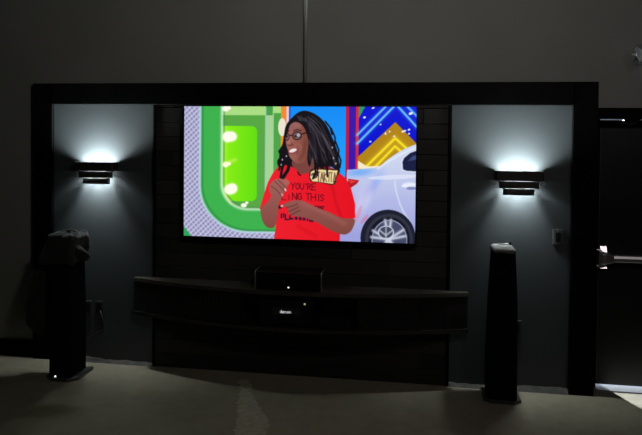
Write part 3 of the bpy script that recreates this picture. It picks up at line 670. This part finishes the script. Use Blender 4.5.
rings = [drape_ring(-2.90, -2.634, -.425, -.135, .06, .93, 1.1, 1), drape_ring(-2.892, -2.632, -.425, -.14, .06, .98, 1.0, 1.2), drape_ring(-2.88, -2.628, -.425, -.14, .06, 1.03, 1.1, 1.4),
         drape_ring(-2.868, -2.624, -.424, -.14, .06, 1.07, 1.1, 1.7), drape_ring(-2.858, -2.62, -.422, -.142, .06, 1.115, 1.0, 2.0), drape_ring(-2.85, -2.618, -.418, -.145, .06, 1.145, .8, 2.2),
         drape_ring(-2.835, -2.622, -.41, -.15, .045, 1.163, .6, 2.4, -.01), drape_ring(-2.79, -2.65, -.36, -.19, .045, 1.168, .9, 2.6, -.03), drape_ring(-2.75, -2.69, -.31, -.24, .03, 1.166, 1.2, 2.8)]
loft(bm, [sh(r_) for r_ in rings], cap0=False, cap1=True)
o = obj('body', bm, M['cloth'], jk, smooth=True)
md = o.modifiers.new('thick', 'SOLIDIFY'); md.thickness = .006; md.offset = 1
md = o.modifiers.new('sub', 'SUBSURF'); md.levels = 1; md.render_levels = 2
tx = bpy.data.textures.new('crumple', 'CLOUDS'); tx.noise_scale = .09; tx.noise_depth = 2
md = o.modifiers.new('crumple', 'DISPLACE'); md.texture = tx; md.strength = .03; md.mid_level = .5
# crumpled collar bundle along the top and the two hanging sleeves
def sleeve(name, pts, rads, flat, n=18, k=0, disp=.03):
    bm = BM(); rings = []
    pts = [Vector(p) for p in pts]
    for i, p in enumerate(pts):
        t = (pts[min(i + 1, len(pts) - 1)] - pts[max(i - 1, 0)]).normalized(); u = t.cross(Vector((0, 1, 0))).normalized(); v = t.cross(u)
        R = []
        for q in range(n):
            a = q * 2 * PI / n; rr = rads[i] * (1 + .09 * math.sin(3 * a + i * 1.7 + k) + .06 * math.sin(5 * a - i * 2.3))
            R.append(p + u * math.cos(a) * rr + v * math.sin(a) * rr * flat - J)
        rings.append([tuple(x) for x in R])
    loft(bm, rings); o = obj(name, bm, M['cloth'], jk, smooth=True)
    md = o.modifiers.new('sub', 'SUBSURF'); md.levels = 1; md.render_levels = 2
    md = o.modifiers.new('crumple', 'DISPLACE'); md.texture = tx; md.strength = disp; md.mid_level = .45
    return o
sleeve('hanging_side', [(-2.84, -.30, 1.13), (-2.895, -.31, 1.0), (-2.935, -.315, .86), (-2.965, -.32, .74), (-2.985, -.32, .62), (-2.998, -.32, .52), (-2.985, -.32, .44), (-2.935, -.32, .37), (-2.91, -.32, .345)],
       [.03, .055, .065, .075, .085, .088, .085, .06, .02], .55, k=1)
sleeve('folded_sleeve', [(-2.66, -.33, 1.06), (-2.62, -.35, 1.04), (-2.575, -.36, 1.015), (-2.525, -.36, .992), (-2.505, -.355, .975)], [.03, .04, .046, .040, .016], .8, k=2, disp=.022)
sleeve('collar', [(-2.80, -.31, 1.15), (-2.755, -.28, 1.168), (-2.70, -.275, 1.17), (-2.66, -.29, 1.165), (-2.63, -.32, 1.15)], [.018, .028, .032, .03, .016], .9, k=3, disp=.02)

# ------------------------------------------------------------------ switch, outlets, cable
sw = empty('light_switch', (1.149, .032, 1.21), 'grey wall switch plate with black rocker on right slate panel', 'switch')
bm = BM(); box(bm, -.037, .037, -.008, 0, -.06, .06, bev=.003); obj('plate', bm, M['plate'], sw)
bm = BM(); box(bm, -.019, .019, -.016, -.007, -.036, .036, bev=.003); obj('rocker', bm, M['rocker'], sw)
for z in (-.048, .048):
    bm = BM(); tube(bm, [(0, -.0075, z), (0, -.011, z)], .005, 10); obj('screw', bm, M['alum'], sw)
def outlet(x, z, label, m_plate, face=True):
    o = empty('wall_outlet', (x, .032, z), label, 'outlet', 'outlets low on the slate panels')
    bm = BM(); box(bm, -.036, .036, -.007, 0, -.057, .057, bev=.003); obj('plate', bm, m_plate, o)
    bm = BM(); box(bm, -.022, .022, -.010, -.006, -.042, .042, bev=.002); obj('socket_face', bm, M['rocker'], o)
    for zz in (-.049, .049):
        bm = BM(); tube(bm, [(0, -.0065, zz), (0, -.009, zz)], .0035, 8); obj('screw', bm, M['alum'], o)
    return o
M['plate_dark'] = mat('dark_outlet_plate', (.035, .035, .035), .5)
outlet(-2.735, .47, 'dark outlet plate beside the left tower speaker, nearer to the speaker', M['plate_dark'])
outlet(-2.632, .47, 'framed outlet plate with hanging cable, left slate panel', M['plate_dark'])
outlet(.852, .49, 'outlet plate half hidden behind the right tower speaker', M['plate_dark'])
bm = BM()
tube(bm, [(-2.612, .02, .445), (-2.598, .006, .425), (-2.585, .004, .39), (-2.575, .006, .34), (-2.59, .008, .29), (-2.64, .01, .25), (-2.70, .012, .215), (-2.745, .012, .17), (-2.76, .012, .1), (-2.75, .008, .03)], .0035, 8)
tag(obj('power_cable', bm, M['cable'], smooth=True), 'thin grey cable hanging from the outlet behind left tower speaker', 'cable')

# ------------------------------------------------------------------ clear wall lamp at the upper right
wl = empty('emergency_light', (1.745, WY, 2.615), 'clear ribbed glass lamp head on the wall above exit door', 'lamp')
bm = BM(); box(bm, -.05, .14, -.03, .003, -.05, .07, bev=.006); obj('wall_plate', bm, M['plate'], wl)
ax = Vector((-.86, -.34, -.36)).normalized(); u = ax.cross(Vector((0, 0, 1))).normalized(); v = ax.cross(u); c0 = Vector((.02, -.085, .005))
def ring(t, R, n=48, rib=0.0): return [tuple(c0 + ax * t + (u * math.cos(k * 2 * PI / n) + v * math.sin(k * 2 * PI / n)) * R * (1 + rib * math.cos(k * PI))) for k in range(n)]
bm = BM(); loft(bm, [ring(-.04, .02), ring(-.035, .045), ring(.02, .055, rib=.03), ring(.07, .062, rib=.05), ring(.105, .064, rib=.05), ring(.113, .058, rib=.03), ring(.116, .03), ring(.110, .012)])
o = obj('glass_lens', bm, M['glass'], wl); o['label'] = 'clear ribbed glass lens'
bm = BM(); loft(bm, [ring(-.03, .012, 24), ring(.0, .022, 24), ring(.04, .042, 24), ring(.06, .050, 24), ring(.055, .045, 24), ring(.03, .02, 24)]); obj('reflector', bm, M['trimmetal'], wl, smooth=True)
bm = BM(); tube(bm, [(.02, -.02, .005), tuple(c0 - ax * .035)], .014, 12); obj('swivel_arm', bm, M['plate'], wl)

# ------------------------------------------------------------------ lights
def area(name, loc, target, size, power, color, shape='DISK', spread=105):
    l = bpy.data.lights.new(name, 'AREA'); l.shape = shape; l.size = size; l.energy = power; l.color = color
    o = bpy.data.objects.new(name, l); COL.objects.link(o); o.location = loc
    o.rotation_euler = (Vector(target) - Vector(loc)).to_track_quat('-Z', 'Y').to_euler(); l.spread = math.radians(spread); return o
area('unseen_area_light', (.55, -3.3, H - .05), (-1.1, -.2, 3.2), .4, 14, (1.0, .98, .90), spread=125)
area('unseen_area_light', (3.0, -3.6, H - .05), (1.3, -.2, 2.4), .4, 4.2, (1.0, .89, .91))  # added unseen lamp: glints on push bar and latch, lifts the right wall
sun = bpy.data.lights.new('low_sun', 'SUN'); sun.energy = 140; sun.angle = math.radians(2.0); sun.color = (.84, .92, 1)
so = bpy.data.objects.new('low_sun', sun); COL.objects.link(so)
e = math.radians(2.6); hd_ = Vector((.17, -.417, 0)).normalized()
so.rotation_euler = Vector((hd_.x * math.cos(e), hd_.y * math.cos(e), -math.sin(e))).to_track_quat('-Z', 'Y').to_euler(); so.location = (-1, 4, 1)
w = bpy.data.worlds.new('dim_world'); scene.world = w; w.use_nodes = True
w.node_tree.nodes['Background'].inputs['Color'].default_value = (.5, .6, .75, 1); w.node_tree.nodes['Background'].inputs['Strength'].default_value = .5

# ------------------------------------------------------------------ camera
f_px, yaw, pit, rol, cx, cy = 602.31, .1442, .019, .0095, 321.0, 146.38
c, s = math.cos(yaw), math.sin(yaw)
fw = Vector((-s * math.cos(pit), c * math.cos(pit), -math.sin(pit))); rt = Vector((c, s, 0)); up = rt.cross(fw)
r2 = rt * math.cos(rol) + up * math.sin(rol); u2 = -rt * math.sin(rol) + up * math.cos(rol)
cam = bpy.data.cameras.new('camera'); co = bpy.data.objects.new('camera', cam); COL.objects.link(co)
cam.sensor_fit = 'HORIZONTAL'; cam.sensor_width = 36; cam.lens = f_px / 642 * 36
cam.shift_x = 0; cam.shift_y = -(217.5 - cy) / 642
cam.clip_start = .05
co.matrix_world = Matrix(((r2.x, u2.x, -fw.x, 0), (r2.y, u2.y, -fw.y, -4.8222), (r2.z, u2.z, -fw.z, 1.9789), (0, 0, 0, 1)))
scene.camera = co

vs_ = scene.view_settings
vs_.view_transform = 'Standard'; vs_.look = 'None'; vs_.gamma = 1; vs_.use_curve_mapping = False; vs_.exposure = 0
